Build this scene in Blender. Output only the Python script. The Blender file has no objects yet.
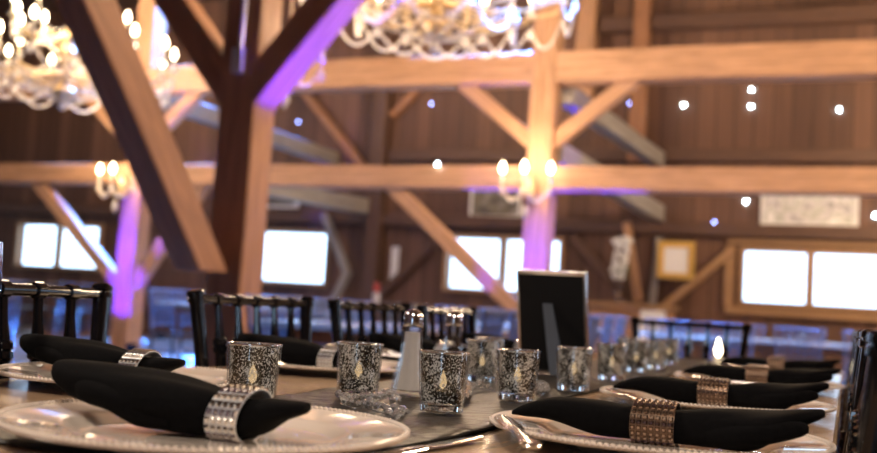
import bpy, math, random
from mathutils import Vector, Matrix
from math import sin, cos, pi, radians, atan, sqrt
random.seed(7)
S = bpy.context.scene
COL = S.collection

# ------------------------------------------------------------------ camera
CAM = Vector((0, 0, .88)); FPX = 1015
ROLL, YAW, PITCH = radians(3.5), radians(22.1), atan(79/1015)
_f0 = Vector((-sin(YAW), cos(YAW), 0)); _r0 = Vector((cos(YAW), sin(YAW), 0)); _z = Vector((0, 0, 1))
FW = cos(PITCH)*_f0 + sin(PITCH)*_z; _up = -sin(PITCH)*_f0 + cos(PITCH)*_z
CX = _r0*cos(ROLL) + _up*sin(ROLL); CY = _up*cos(ROLL) - _r0*sin(ROLL)
cd = bpy.data.cameras.new('camera'); co = bpy.data.objects.new('camera', cd); COL.objects.link(co)
m = Matrix((CX, CY, -FW)).transposed().to_4x4(); m.translation = CAM
co.matrix_world = m
cd.sensor_width = 36; cd.lens = FPX/877*36; cd.clip_start = .02; cd.clip_end = 300
cd.dof.use_dof = True; cd.dof.focus_distance = 1.10; cd.dof.aperture_fstop = 4.3; cd.dof.aperture_blades = 9
S.camera = co

# ------------------------------------------------------------------ materials
def new_mat(name):
    M = bpy.data.materials.new(name); M.use_nodes = True
    nt = M.node_tree; b = nt.nodes['Principled BSDF']
    return M, nt, b
def setp(b, **k):
    names = dict(col='Base Color', rough='Roughness', metal='Metallic', trans='Transmission Weight', ior='IOR', coat='Coat Weight',
                 sheen='Sheen Weight', spec='Specular IOR Level', emc='Emission Color', ems='Emission Strength', alpha='Alpha')
    for q, v in k.items():
        if q in ('col', 'emc') and len(v) == 3: v = (*v, 1)
        b.inputs[names[q]].default_value = v
def N(nt, t, **k):
    n = nt.nodes.new(t)
    for q, v in k.items(): setattr(n, q, v)
    return n
def plain(name, col, rough=.5, metal=0, var=.12, scale=30, **k):
    """base colour with a faint procedural mottling"""
    M, nt, b = new_mat(name); setp(b, rough=rough, metal=metal, **k)
    tc = N(nt, 'ShaderNodeTexCoord'); no = N(nt, 'ShaderNodeTexNoise'); no.inputs['Scale'].default_value = scale
    nt.links.new(tc.outputs['Object'], no.inputs['Vector'])
    r = N(nt, 'ShaderNodeValToRGB')
    r.color_ramp.elements[0].position = .3; r.color_ramp.elements[1].position = .7
    r.color_ramp.elements[0].color = (*[c*(1-var) for c in col], 1); r.color_ramp.elements[1].color = (*[min(1, c*(1+var)) for c in col], 1)
    nt.links.new(no.outputs['Fac'], r.inputs['Fac']); nt.links.new(r.outputs['Color'], b.inputs['Base Color'])
    return M
def wood(name, c1, c2, rough=.6, stretch=(1.2, 16, 16), bump=.25, coat=0.0):
    M, nt, b = new_mat(name); setp(b, rough=rough, coat=coat)
    tc = N(nt, 'ShaderNodeTexCoord'); mp = N(nt, 'ShaderNodeMapping'); mp.inputs['Scale'].default_value = stretch
    nt.links.new(tc.outputs['Object'], mp.inputs['Vector'])
    no = N(nt, 'ShaderNodeTexNoise'); no.inputs['Scale'].default_value = 1.5; no.inputs['Detail'].default_value = 6; no.inputs['Roughness'].default_value = .65
    no.inputs['Distortion'].default_value = .6
    nt.links.new(mp.outputs['Vector'], no.inputs['Vector'])
    r = N(nt, 'ShaderNodeValToRGB'); r.color_ramp.elements[0].position = .3; r.color_ramp.elements[1].position = .72
    r.color_ramp.elements[0].color = (*c1, 1); r.color_ramp.elements[1].color = (*c2, 1)
    nt.links.new(no.outputs['Fac'], r.inputs['Fac']); nt.links.new(r.outputs['Color'], b.inputs['Base Color'])
    bp = N(nt, 'ShaderNodeBump'); bp.inputs['Strength'].default_value = bump; bp.inputs['Distance'].default_value = .01
    nt.links.new(no.outputs['Fac'], bp.inputs['Height']); nt.links.new(bp.outputs['Normal'], b.inputs['Normal'])
    return M
def boards(name, axis, width, c1, c2, rough=.7, gap=.05, grain=(14, 14, 1)):
    M, nt, b = new_mat(name); setp(b, rough=rough); L = nt.links.new
    tc = N(nt, 'ShaderNodeTexCoord'); sp = N(nt, 'ShaderNodeSeparateXYZ'); L(tc.outputs['Object'], sp.inputs[0])
    mu = N(nt, 'ShaderNodeMath', operation='MULTIPLY'); L(sp.outputs[axis], mu.inputs[0]); mu.inputs[1].default_value = 1/width
    fl = N(nt, 'ShaderNodeMath', operation='FLOOR'); L(mu.outputs[0], fl.inputs[0])
    fr = N(nt, 'ShaderNodeMath', operation='FRACT'); L(mu.outputs[0], fr.inputs[0])
    wn = N(nt, 'ShaderNodeTexWhiteNoise', noise_dimensions='1D'); L(fl.outputs[0], wn.inputs['W'])
    mp = N(nt, 'ShaderNodeMapping'); mp.inputs['Scale'].default_value = grain; L(tc.outputs['Object'], mp.inputs['Vector'])
    no = N(nt, 'ShaderNodeTexNoise'); no.inputs['Scale'].default_value = 1.; no.inputs['Detail'].default_value = 5; L(mp.outputs['Vector'], no.inputs['Vector'])
    ad = N(nt, 'ShaderNodeMath', operation='ADD'); L(wn.outputs['Value'], ad.inputs[0]); L(no.outputs['Fac'], ad.inputs[1])
    hf = N(nt, 'ShaderNodeMath', operation='MULTIPLY'); L(ad.outputs[0], hf.inputs[0]); hf.inputs[1].default_value = .5
    r = N(nt, 'ShaderNodeValToRGB'); r.color_ramp.elements[0].position = .2; r.color_ramp.elements[1].position = .8
    r.color_ramp.elements[0].color = (*c1, 1); r.color_ramp.elements[1].color = (*c2, 1); L(hf.outputs[0], r.inputs['Fac'])
    gt = N(nt, 'ShaderNodeMath', operation='GREATER_THAN'); L(fr.outputs[0], gt.inputs[0]); gt.inputs[1].default_value = gap
    mx = N(nt, 'ShaderNodeMix', data_type='RGBA'); L(gt.outputs[0], mx.inputs[0]); mx.inputs[6].default_value = (*[c*.25 for c in c1], 1); L(r.outputs['Color'], mx.inputs[7])
    L(mx.outputs[2], b.inputs['Base Color'])
    return M
def emit(name, col, strength):
    M, nt, b = new_mat(name); setp(b, col=(.8, .8, .8), emc=col, ems=strength); return M

MT = {}
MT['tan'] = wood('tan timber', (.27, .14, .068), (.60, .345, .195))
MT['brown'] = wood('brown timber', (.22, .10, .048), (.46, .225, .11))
MT['grey'] = wood('daylight grey timber', (.22, .20, .18), (.40, .37, .33))  # daylight on the far beams is put into this grey
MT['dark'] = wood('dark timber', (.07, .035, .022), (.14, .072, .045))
MT['wall'] = boards('barn boards', 'X', .28, (.085, .042, .027), (.19, .097, .06))
MT['wally'] = boards('barn boards side', 'Y', .28, (.085, .042, .027), (.19, .097, .06))
MT['floor'] = boards('floor planks', 'X', .16, (.10, .055, .03), (.20, .12, .07), rough=.4, grain=(14, 1, 14))
MT['ceil'] = boards('roof boards', 'Y', .22, (.05, .028, .018), (.11, .06, .04), grain=(1, 14, 14))
MT['table'] = wood('table wood', (.27, .18, .115), (.48, .34, .225), rough=.17, stretch=(9, .9, 9), bump=.015)
MT['trim'] = wood('window trim', (.30, .17, .08), (.45, .27, .14))
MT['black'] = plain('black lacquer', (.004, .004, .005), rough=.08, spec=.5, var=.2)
MT['blacksatin'] = plain('lightened black lacquer', (.075, .075, .085), rough=.3, spec=1.0)  # paler copy of the black lacquer so background chairs show the blue light
MT['napkin'] = plain('black linen', (.0022, .0022, .0026), rough=.9, spec=.08, var=.3, scale=200)
MT['satin'] = plain('dark satin', (.020, .017, .0145), rough=.42, var=.35, scale=14, spec=.3)
nt_ = MT['satin'].node_tree; tc_ = nt_.nodes['Texture Coordinate']; no_ = N(nt_, 'ShaderNodeTexNoise'); no_.inputs['Scale'].default_value = 22; no_.inputs['Distortion'].default_value = 1.5
bp_ = N(nt_, 'ShaderNodeBump'); bp_.inputs['Strength'].default_value = .8; bp_.inputs['Distance'].default_value = .006
nt_.links.new(tc_.outputs['Object'], no_.inputs['Vector']); nt_.links.new(no_.outputs['Fac'], bp_.inputs['Height']); nt_.links.new(bp_.outputs['Normal'], nt_.nodes['Principled BSDF'].inputs['Normal'])
MT['plate'] = plain('pale glossy charger', (.66, .58, .51), rough=.12, metal=.0, coat=.7, var=.03)
MT['silver'] = plain('polished silver', (.78, .77, .75), rough=.14, metal=1, var=.03)
MT['steel'] = plain('brushed steel', (.7, .72, .76), rough=.4, metal=.6, var=.05)
MT['stone'] = plain('rhinestones toned by reflection', (.36, .27, .21), rough=.2, metal=1, var=.1)  # brown reflections of the setting put into the stone colour
MT['band'] = plain('dark ring band', (.16, .11, .08), rough=.3, metal=.8)
MT['gold'] = plain('pale gold metal', (.68, .52, .30), rough=.35, metal=.7, var=.05)
MT['ivory'] = plain('ivory candle sleeve', (.8, .74, .6), rough=.5)
MT['white'] = plain('white paper', (.8, .8, .8), rough=.6, var=.04)
MT['salt'] = plain('salt', (.50, .45, .43), rough=.9, var=.08, scale=900)
MT['pepper'] = plain('pepper', (.05, .035, .03), rough=.9, var=.6, scale=1200)
MT['boardback'] = plain('black backing board', (.004, .004, .005), rough=.7, spec=.2)
MT['navy'] = plain('easel card with blue light', (.010, .018, .036), rough=.5)  # blue light on the leg put into its colour
MT['wax'] = plain('white wax', (.85, .82, .74), rough=.5)
MT['red'] = plain('red plastic', (.55, .04, .03), rough=.4)
MT['leaf'] = plain('green leaves', (.08, .14, .05), rough=.6, var=.4)
MT['petal'] = plain('white petals', (.85, .86, .84), rough=.7, var=.06)
MT['goldframe'] = plain('gilt frame', (.75, .48, .12), rough=.35, metal=.5)
MT['bulb'] = emit('lit bulb', (1, .80, .52), 16)
MT['flame'] = emit('candle flame', (1, .86, .56), 13)
MT['flamebig'] = emit('bright candle flame', (1, .82, .5), 16)
MT['dot'] = emit('bluish white light', (.55, .82, 1), 150)
MT['dotdim'] = emit('dim blue light', (.25, .35, 1), 34)
MT['lens'] = emit('violet lamp lens', (.35, .15, 1), 6)
def glass(name, tint=(1, 1, 1), rough=.0, ior=1.46):
    M, nt, b = new_mat(name); setp(b, col=tint, trans=1, rough=rough, ior=ior); return M
MT['glass'] = glass('clear glass')
MT['crystal'] = glass('cut crystal', ior=1.6, rough=.1); MT['crystal'].node_tree.nodes['Principled BSDF'].inputs['Transmission Weight'].default_value = .62; MT['crystal'].node_tree.nodes['Principled BSDF'].inputs['Metallic'].default_value = .6; MT['crystal'].node_tree.nodes['Principled BSDF'].inputs['Coat Weight'].default_value = 1
def bead_mat():
    M, nt, b = new_mat('chandelier crystal'); setp(b, col=(.92, .87, .78), trans=.25, rough=.15, ior=1.6, coat=.5); return M
MT['bead'] = bead_mat()
def pane():
    M, nt, b = new_mat('window glass'); L = nt.links.new
    nt.nodes.remove(b); t = N(nt, 'ShaderNodeBsdfTransparent'); g = N(nt, 'ShaderNodeBsdfGlossy'); g.inputs['Roughness'].default_value = .02
    lw = N(nt, 'ShaderNodeLayerWeight'); lw.inputs['Blend'].default_value = .5
    fr = N(nt, 'ShaderNodeMapRange'); fr.inputs['From Min'].default_value = .5; fr.inputs['To Min'].default_value = .05; fr.inputs['To Max'].default_value = .5; L(lw.outputs['Facing'], fr.inputs['Value'])
    mx = N(nt, 'ShaderNodeMixShader'); L(fr.outputs[0], mx.inputs[0]); L(t.outputs[0], mx.inputs[1]); L(g.outputs[0], mx.inputs[2])
    L(mx.outputs[0], nt.nodes['Material Output'].inputs['Surface']); return M
MT['pane'] = pane()
def thin_glass():
    M, nt, b = new_mat('thin clear glass'); L = nt.links.new
    nt.nodes.remove(b); t = N(nt, 'ShaderNodeBsdfTransparent'); g = N(nt, 'ShaderNodeBsdfGlossy'); g.inputs['Roughness'].default_value = .03
    lw = N(nt, 'ShaderNodeLayerWeight'); lw.inputs['Blend'].default_value = .5
    rp = N(nt, 'ShaderNodeValToRGB'); rp.color_ramp.elements[0].color = (.97, .98, .98, 1); rp.color_ramp.elements[1].color = (.72, .75, .8, 1); rp.color_ramp.elements[0].position = .6
    L(lw.outputs['Facing'], rp.inputs['Fac']); L(rp.outputs['Color'], t.inputs['Color'])
    fr = N(nt, 'ShaderNodeMapRange'); fr.inputs['From Min'].default_value = .4; fr.inputs['To Min'].default_value = .06; fr.inputs['To Max'].default_value = .55; L(lw.outputs['Facing'], fr.inputs['Value'])
    mx = N(nt, 'ShaderNodeMixShader'); L(fr.outputs[0], mx.inputs[0]); L(t.outputs[0], mx.inputs[1]); L(g.outputs[0], mx.inputs[2])
    L(mx.outputs[0], nt.nodes['Material Output'].inputs['Surface']); return M
MT['thin'] = thin_glass()
def mercury():
    M, nt, b = new_mat('speckled mercury lining'); L = nt.links.new
    setp(b, col=(.95, .94, .92), metal=.55, rough=.24)
    tc = N(nt, 'ShaderNodeTexCoord'); no = N(nt, 'ShaderNodeTexNoise'); no.inputs['Scale'].default_value = 500; no.inputs['Detail'].default_value = 3; no.inputs['Roughness'].default_value = .6
    mp = N(nt, 'ShaderNodeMapping'); mp.inputs['Scale'].default_value = (1, 1, .8); L(tc.outputs['Object'], mp.inputs['Vector']); L(mp.outputs['Vector'], no.inputs['Vector'])
    n2 = N(nt, 'ShaderNodeTexNoise'); n2.inputs['Scale'].default_value = 60; L(tc.outputs['Object'], n2.inputs['Vector'])
    ad = N(nt, 'ShaderNodeMath', operation='MULTIPLY_ADD'); L(n2.outputs['Fac'], ad.inputs[0]); ad.inputs[1].default_value = .45; L(no.outputs['Fac'], ad.inputs[2])
    r = N(nt, 'ShaderNodeValToRGB'); r.color_ramp.elements[0].position = .752; r.color_ramp.elements[1].position = .770; L(ad.outputs[0], r.inputs['Fac'])
    tr = N(nt, 'ShaderNodeBsdfTransparent'); tr.inputs['Color'].default_value = (.09, .07, .055, 1)
    gl = N(nt, 'ShaderNodeBsdfGlossy'); gl.inputs['Color'].default_value = (.06, .055, .05, 1); gl.inputs['Roughness'].default_value = .2
    m1 = N(nt, 'ShaderNodeMixShader'); m1.inputs[0].default_value = .5; L(tr.outputs[0], m1.inputs[1]); L(gl.outputs[0], m1.inputs[2])
    m2 = N(nt, 'ShaderNodeMixShader'); L(r.outputs['Color'], m2.inputs[0]); L(m1.outputs[0], m2.inputs[1]); L(b.outputs[0], m2.inputs[2])
    L(m2.outputs[0], nt.nodes['Material Output'].inputs['Surface']); return M
MT['mercury'] = mercury()
def mural(name, cols, scale):
    M, nt, b = new_mat(name); L = nt.links.new; setp(b, rough=.5)
    tc = N(nt, 'ShaderNodeTexCoord'); no = N(nt, 'ShaderNodeTexNoise'); no.inputs['Scale'].default_value = scale; no.inputs['Detail'].default_value = 4
    L(tc.outputs['Object'], no.inputs['Vector']); r = N(nt, 'ShaderNodeValToRGB'); e = r.color_ramp.elements
    e[0].position = .35; e[0].color = (*cols[0], 1); e[1].position = .65; e[1].color = (*cols[-1], 1)
    for i, c in enumerate(cols[1:-1]): q = e.new(.4 + .2*(i+1)/(len(cols)-1)); q.color = (*c, 1)
    L(no.outputs['Fac'], r.inputs['Fac']); L(r.outputs['Color'], b.inputs['Base Color']); return M
MT['photo'] = mural('faded picture', ((.30, .30, .33), (.72, .70, .72), (.42, .45, .40), (.85, .84, .85)), 5)
MT['photo2'] = mural('dim picture', ((.06, .05, .05), (.16, .14, .09), (.3, .28, .26)), 5)

# ------------------------------------------------------------------ geometry helpers
class MB:
    def __init__(s): s.v = []; s.f = []
    def add(s, vs, fs):
        o = len(s.v); s.v += [tuple(p) for p in vs]; s.f += [tuple(i+o for i in f) for f in fs]; return s
    def box(s, c, size, M=None):
        x, y, z = [q/2 for q in size]
        vs = [Vector((a*x, b*y, d*z)) for a in (-1, 1) for b in (-1, 1) for d in (-1, 1)]
        if M: vs = [M @ p for p in vs]
        vs = [p + Vector(c) for p in vs]
        return s.add(vs, [(0, 1, 3, 2), (4, 6, 7, 5), (0, 4, 5, 1), (2, 3, 7, 6), (0, 2, 6, 4), (1, 5, 7, 3)])
    def tube(s, pts, rad, n=8, cap=True):
        pts = [Vector(p) for p in pts]
        if not isinstance(rad, (list, tuple)): rad = [rad]*len(pts)
        vs = []; ref = None
        for i, p in enumerate(pts):
            t = (pts[min(i+1, len(pts)-1)] - pts[max(i-1, 0)]).normalized()
            if ref is None: ref = Vector((0, 0, 1)) if abs(t.z) < .9 else Vector((1, 0, 0))
            u = (ref - t*ref.dot(t)).normalized(); ref = u; w = t.cross(u)
            for k in range(n):
                a = 2*pi*k/n; vs.append(p + (u*cos(a) + w*sin(a))*rad[i])
        fs = [(i*n+k, i*n+(k+1) % n, (i+1)*n+(k+1) % n, (i+1)*n+k) for i in range(len(pts)-1) for k in range(n)]
        if cap: fs += [tuple(range(n))[::-1], tuple(range((len(pts)-1)*n, len(pts)*n))]
        return s.add(vs, fs)
    def rod(s, p0, p1, prof, n=8):
        """straight turned rod; prof = [(t, radius)]"""
        p0, p1 = Vector(p0), Vector(p1)
        return s.tube([p0.lerp(p1, t) for t, r in prof], [r for t, r in prof], n)
    def lathe(s, prof, n=32, c=(0, 0, 0), closed=False):
        vs = [(c[0]+r*cos(2*pi*k/n), c[1]+r*sin(2*pi*k/n), c[2]+z) for r, z in prof for k in range(n)]
        P = len(prof); R_ = P if closed else P-1
        fs = [(i*n+k, i*n+(k+1) % n, ((i+1) % P)*n+(k+1) % n, ((i+1) % P)*n+k) for i in range(R_) for k in range(n)]
        if not closed:
            if prof[0][0] > 1e-6: fs.append(tuple(range(n))[::-1])
            if prof[-1][0] > 1e-6: fs.append(tuple(range((P-1)*n, P*n)))
        return s.add(vs, fs)
    def ico(s, c, r, sc=(1, 1, 1)):
        t = (1+sqrt(5))/2; q = r/sqrt(1+t*t); c = Vector(c)
        V = [(-1, t, 0), (1, t, 0), (-1, -t, 0), (1, -t, 0), (0, -1, t), (0, 1, t), (0, -1, -t), (0, 1, -t), (t, 0, -1), (t, 0, 1), (-t, 0, -1), (-t, 0, 1)]
        F = [(0, 11, 5), (0, 5, 1), (0, 1, 7), (0, 7, 10), (0, 10, 11), (1, 5, 9), (5, 11, 4), (11, 10, 2), (10, 7, 6), (7, 1, 8), (3, 9, 4), (3, 4, 2), (3, 2, 6), (3, 6, 8), (3, 8, 9), (4, 9, 5), (2, 4, 11), (6, 2, 10), (8, 6, 7), (9, 8, 1)]
        return s.add([c + Vector((a*q*sc[0], b*q*sc[1], d*q*sc[2])) for a, b, d in V], F)
    def build(s, name, mat, parent=None, loc=None, rot=None, smooth=40, weld=False):
        me = bpy.data.meshes.new(name); me.from_pydata(s.v, [], s.f); me.validate(); me.materials.append(mat)
        import bmesh
        b = bmesh.new(); b.from_mesh(me)
        if weld: bmesh.ops.remove_doubles(b, verts=b.verts, dist=1e-6)
        bmesh.ops.recalc_face_normals(b, faces=b.faces); b.to_mesh(me); b.free()
        if smooth:
            me.polygons.foreach_set('use_smooth', [True]*len(me.polygons)); me.set_sharp_from_angle(angle=radians(smooth))
        o = bpy.data.objects.new(name, me); COL.objects.link(o)
        if parent: o.parent = parent
        if loc is not None: o.location = loc
        if rot is not None: o.rotation_euler = rot
        return o
def tag(o, label=None, cat=None, group=None, kind=None):
    if label: o['label'] = label
    if cat: o['category'] = cat
    if group: o['group'] = group
    if kind: o['kind'] = kind
    return o
def empty(name, loc=(0, 0, 0), rz=0):
    o = bpy.data.objects.new(name, None); COL.objects.link(o); o.location = loc; o.rotation_euler = (0, 0, rz); o.empty_display_size = .1; return o
def tree(o, parent=None):
    c = o.copy(); COL.objects.link(c)
    if parent: c.parent = parent
    for ch in list(o.children): tree(ch, c)
    return c
def put(o, loc, rz, label, group=None):
    o.location = loc; o.rotation_euler = (0, 0, rz); o['label'] = label
    if group: o['group'] = group
    return o
def lamp(kind, name, loc, col, power, size=.1, target=None, angle=None, blend=.4):
    l = bpy.data.lights.new(name, kind); l.color = col; l.energy = power
    if kind in ('POINT', 'SPOT'): l.shadow_soft_size = size
    if kind == 'SPOT': l.spot_size = angle; l.spot_blend = blend
    o = bpy.data.objects.new(name, l); COL.objects.link(o); o.location = loc
    if target is not None: o.rotation_euler = (Vector(target)-Vector(loc)).to_track_quat('-Z', 'Y').to_euler()
    return o

# ------------------------------------------------------------------ building shell
WY = 15.9
X0, X1, Y0, ZT = -18., 6., -5., 6.4
def wall_with_holes(name, mat, lo, hi, zlo, zhi, t, holes, plane, at):
    """wall along X (plane 'Y') or Y (plane 'X'); holes = (a0, a1, z0, z1)"""
    mb = MB(); xs = sorted({lo, hi} | {h[0] for h in holes} | {h[1] for h in holes}); zs = sorted({zlo, zhi} | {h[2] for h in holes} | {h[3] for h in holes})
    for i in range(len(xs)-1):
        run = None
        for j in range(len(zs)-1):
            cx, cz = (xs[i]+xs[i+1])/2, (zs[j]+zs[j+1])/2
            solid = not any(h[0] < cx < h[1] and h[2] < cz < h[3] for h in holes)
            if solid and run is None: run = zs[j]
            if run is not None and (not solid or j == len(zs)-2):
                top = zs[j+1] if solid else zs[j]
                if plane == 'Y': mb.box((cx, at+t/2, (run+top)/2), (xs[i+1]-xs[i], t, top-run))
                else: mb.box((at+t/2, cx, (run+top)/2), (t, xs[i+1]-xs[i], top-run))
                run = None
    return tag(mb.build(name, mat, smooth=0, weld=True), kind='structure')
WIN = [(-15.57, -13.56, 1.20, 2.0, 2), (-9.89, -8.55, 1.15, 2.02, 1), (-6.23, -4.31, 1.2, 2.03, 2), (-1.45, .42, 1.23, 1.98, 2), (2.6, 4.6, 1.2, 2.0, 2)]
tag(MB().box(((X0+X1)/2, (Y0+WY)/2, -.05), (X1-X0, WY-Y0, .1)).build('floor', MT['floor'], smooth=0), kind='structure')
tag(MB().box(((X0+X1)/2, (Y0+WY)/2, ZT+.05), (X1-X0, WY-Y0, .1)).build('ceiling', MT['ceil'], smooth=0), kind='structure')
wall_with_holes('wall_back', MT['wall'], X0, X1, 0, ZT, .12, [w[:4] for w in WIN], 'Y', WY)
SIDE = [(3.2, 4.2, 1.0, 2.2), (8, 10.2, .9, 2.3)]
wall_with_holes('wall_right', MT['wally'], Y0, WY, 0, ZT, .12, SIDE, 'X', X1)
wall_with_holes('wall_left', MT['wally'], Y0, WY, 0, ZT, .12, [(6, 8, 1.2, 2.1), (11.8, 13.8, 1.2, 2.1)], 'X', X0-.12)
wall_with_holes('wall_front', MT['wall'], X0, X1, 0, ZT, .12, [(.3, .9, 0, 2.2)], 'Y', Y0-.12)
for i, (a, b, z0, z1, n) in enumerate(WIN):
    w = .07; mb = MB()
    for x, s in ((a-w/2, w), (b+w/2, w)): mb.box((x, WY-.03, (z0+z1)/2), (s, .1, z1-z0+2*w))
    mb.box(((a+b)/2, WY-.03, z1+w/2), (b-a, .1, w)); mb.box(((a+b)/2, WY-.05, z0-w/2), (b-a, .14, w))
    if n == 2: mb.box(((a+b)/2, WY-.01, (z0+z1)/2), (.12, .1, z1-z0))
    wo = tag(mb.build('window_%d' % (i+1), MT['trim'], smooth=0), kind='structure')
    MB().box(((a+b)/2, WY+.07, (z0+z1)/2), (b-a, .008, z1-z0)).build('pane', MT['pane'], wo, smooth=0)

def bar(name, p0, p1, w, h, mat, label, cat, up=(0, 0, 1), group=None, cut0=None, cut1=None):
    """squared timber from p0 to p1 with softened arrises; w across, h along 'up'"""
    p0, p1 = Vector(p0), Vector(p1); d = p1-p0; Ln = d.length; x = d.normalized(); u = Vector(up); u = (u-x*u.dot(x)).normalized(); y = u.cross(x)
    c = .012; prof = [(-w/2+c, -h/2), (w/2-c, -h/2), (w/2, -h/2+c), (w/2, h/2-c), (w/2-c, h/2), (-w/2+c, h/2), (-w/2, h/2-c), (-w/2, -h/2+c)]
    rnd = random.Random(sum(ord(ch)*(i+1) for i, ch in enumerate(label))); n = max(2, int(Ln/.45)); mb = MB(); vs = []
    ph = rnd.random()*6
    for i in range(n+1):
        t = i/n*Ln; k = 0 if i in (0, n) else 1
        wob = 1 + k*.012*sin(3.1*t+ph)
        for a, b in prof:
            tt = t
            for nn, q in ((cut0, 0), (cut1, n)):
                if nn and i == q: nn = Vector(nn); tt = t - (a*y.dot(nn) + b*u.dot(nn))/x.dot(nn)
            vs.append((tt, a*wob, b*wob + k*.004*sin(2.3*t+ph*2)))
    fs = [(i*8+k, i*8+(k+1) % 8, (i+1)*8+(k+1) % 8, (i+1)*8+k) for i in range(n) for k in range(8)] + [tuple(range(8))[::-1], tuple(range(n*8, n*8+8))]
    o = mb.add(vs, fs).build(name, mat, smooth=0)
    o.matrix_world = Matrix(((x.x, y.x, u.x, p0.x), (x.y, y.y, u.y, p0.y), (x.z, y.z, u.z, p0.z), (0, 0, 0, 1)))
    return tag(o, label, cat, group)
YB = 11.145; HW = .145          # middle frame: front faces at y = 11
UZ, LZ = 3.675, 2.395
bar('timber_post', (-3.29, YB, 0), (-3.29, YB, ZT), .29, .29, MT['tan'], 'tall tan timber post behind the black picture frame, washed violet low down', 'post', up=(0, 1, 0))
bar('timber_post', (-8.94, YB, 0), (-8.94, YB, ZT), .29, .29, MT['tan'], 'tan timber post left of the thick near post, glowing violet at its foot', 'post', up=(0, 1, 0))
for nm, z, h, txt in (('upper', UZ, .36, 'thick upper'), ('lower', LZ, .27, 'slimmer lower')):
    bar('timber_beam', (-17.9, YB, z), (-9.085, YB, z), .28, h, MT['tan'], '%s tan cross beam, its length left of the violet-lit left post' % txt, 'beam')
    bar('timber_beam', (-8.795, YB, z), (-3.435, YB, z), .28, h, MT['tan'], '%s tan cross beam, its length between the two violet-lit posts' % txt, 'beam')
    bar('timber_beam', (-3.145, YB, z), (2.6, YB, z), .28, h, MT['tan'], '%s tan cross beam running right from the post behind the picture frame' % txt, 'beam')
def brace(a, b, w, h, mat, label): return bar('timber_brace', a, b, w, h, mat, label, 'brace', up=(0, 1, 0), cut0=(0, 0, 1), cut1=(1, 0, 0))
brace((-4.27, YB, 3.494), (-3.436, YB, 2.84), .17, .15, MT['tan'], 'short tan brace under the upper beam, left of the post behind the picture frame')
brace((-2.33, YB, 3.494), (-3.144, YB, 2.84), .17, .15, MT['tan'], 'short tan brace under the upper beam, right of the post behind the picture frame')
brace((-9.92, YB, 3.494), (-9.086, YB, 2.82), .17, .15, MT['tan'], 'short tan brace under the upper beam, left of the violet-footed left post')
brace((-8.1, YB, 3.494), (-8.794, YB, 2.88), .17, .15, MT['tan'], 'short tan brace under the upper beam, right of the violet-footed left post')
brace((-5.12, YB, 2.259), (-3.436, YB, .83), .17, .15, MT['tan'], 'long tan brace from the lower beam down past the middle window')
brace((-10.66, YB, 2.259), (-9.086, YB, .88), .17, .15, MT['tan'], 'tan brace slanting across the far left windows')
brace((-7.9, YB, 2.259), (-8.794, YB, .98), .17, .15, MT['tan'], 'tan brace rising right from the violet-footed left post')
# near post with its braces
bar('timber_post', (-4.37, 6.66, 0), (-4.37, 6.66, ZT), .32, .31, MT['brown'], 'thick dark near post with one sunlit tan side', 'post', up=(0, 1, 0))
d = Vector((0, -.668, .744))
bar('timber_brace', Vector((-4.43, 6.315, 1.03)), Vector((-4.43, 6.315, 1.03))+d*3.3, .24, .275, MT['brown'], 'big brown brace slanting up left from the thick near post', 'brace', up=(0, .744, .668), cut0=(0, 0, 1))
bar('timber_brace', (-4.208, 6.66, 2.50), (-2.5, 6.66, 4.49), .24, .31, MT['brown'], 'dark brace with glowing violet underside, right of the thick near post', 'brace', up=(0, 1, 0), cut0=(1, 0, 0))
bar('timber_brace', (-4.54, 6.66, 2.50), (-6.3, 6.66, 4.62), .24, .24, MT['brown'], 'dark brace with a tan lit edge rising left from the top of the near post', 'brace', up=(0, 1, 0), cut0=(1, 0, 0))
# grey members running back to the far wall, their grey put in for daylight
bar('timber_beam', (-3.2, 11.29, 2.74), (-2.74, 15.72, 2.50), .2, .26, MT['grey'], 'grey weathered beam end showing under the lower beam, right of the picture frame', 'beam')
bar('timber_beam', (-3.12, 11.29, 3.42), (-2.78, 15.72, 3.34), .2, .24, MT['grey'], 'grey weathered beam slanting behind the upper right short brace', 'beam')
bar('timber_beam', (-8.06, 11.29, 2.45), (-7.73, 15.72, 2.50), .2, .26, MT['grey'], 'grey weathered beam just right of the thick near post, under the lower beam', 'beam')
bar('timber_beam', (-8.75, 11.29, 3.46), (-8.45, 15.72, 3.33), .2, .24, MT['grey'], 'long grey weathered beam between the two cross beams, behind the near post', 'beam')
wb = 15.72
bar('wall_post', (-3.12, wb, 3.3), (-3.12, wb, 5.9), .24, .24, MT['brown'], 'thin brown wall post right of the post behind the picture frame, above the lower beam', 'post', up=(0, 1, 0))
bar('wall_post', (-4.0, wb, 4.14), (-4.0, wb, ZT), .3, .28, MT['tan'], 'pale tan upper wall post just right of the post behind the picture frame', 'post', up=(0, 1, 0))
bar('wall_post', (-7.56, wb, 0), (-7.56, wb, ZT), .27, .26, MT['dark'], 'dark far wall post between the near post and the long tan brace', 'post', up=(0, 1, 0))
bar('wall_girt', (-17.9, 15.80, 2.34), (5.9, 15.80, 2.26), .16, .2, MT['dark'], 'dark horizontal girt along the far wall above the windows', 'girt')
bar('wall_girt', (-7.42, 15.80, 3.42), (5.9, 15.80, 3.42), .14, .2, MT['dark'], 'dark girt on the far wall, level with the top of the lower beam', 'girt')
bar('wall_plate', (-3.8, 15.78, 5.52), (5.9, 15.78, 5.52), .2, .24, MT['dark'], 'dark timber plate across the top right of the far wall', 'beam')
bar('wall_brace', (-1.62, 15.78, 1.98), (-2.7, 15.78, .98), .12, .16, MT['trim'], 'brown brace slanting down left from the right hand windows', 'brace', up=(0, 1, 0))
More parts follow.
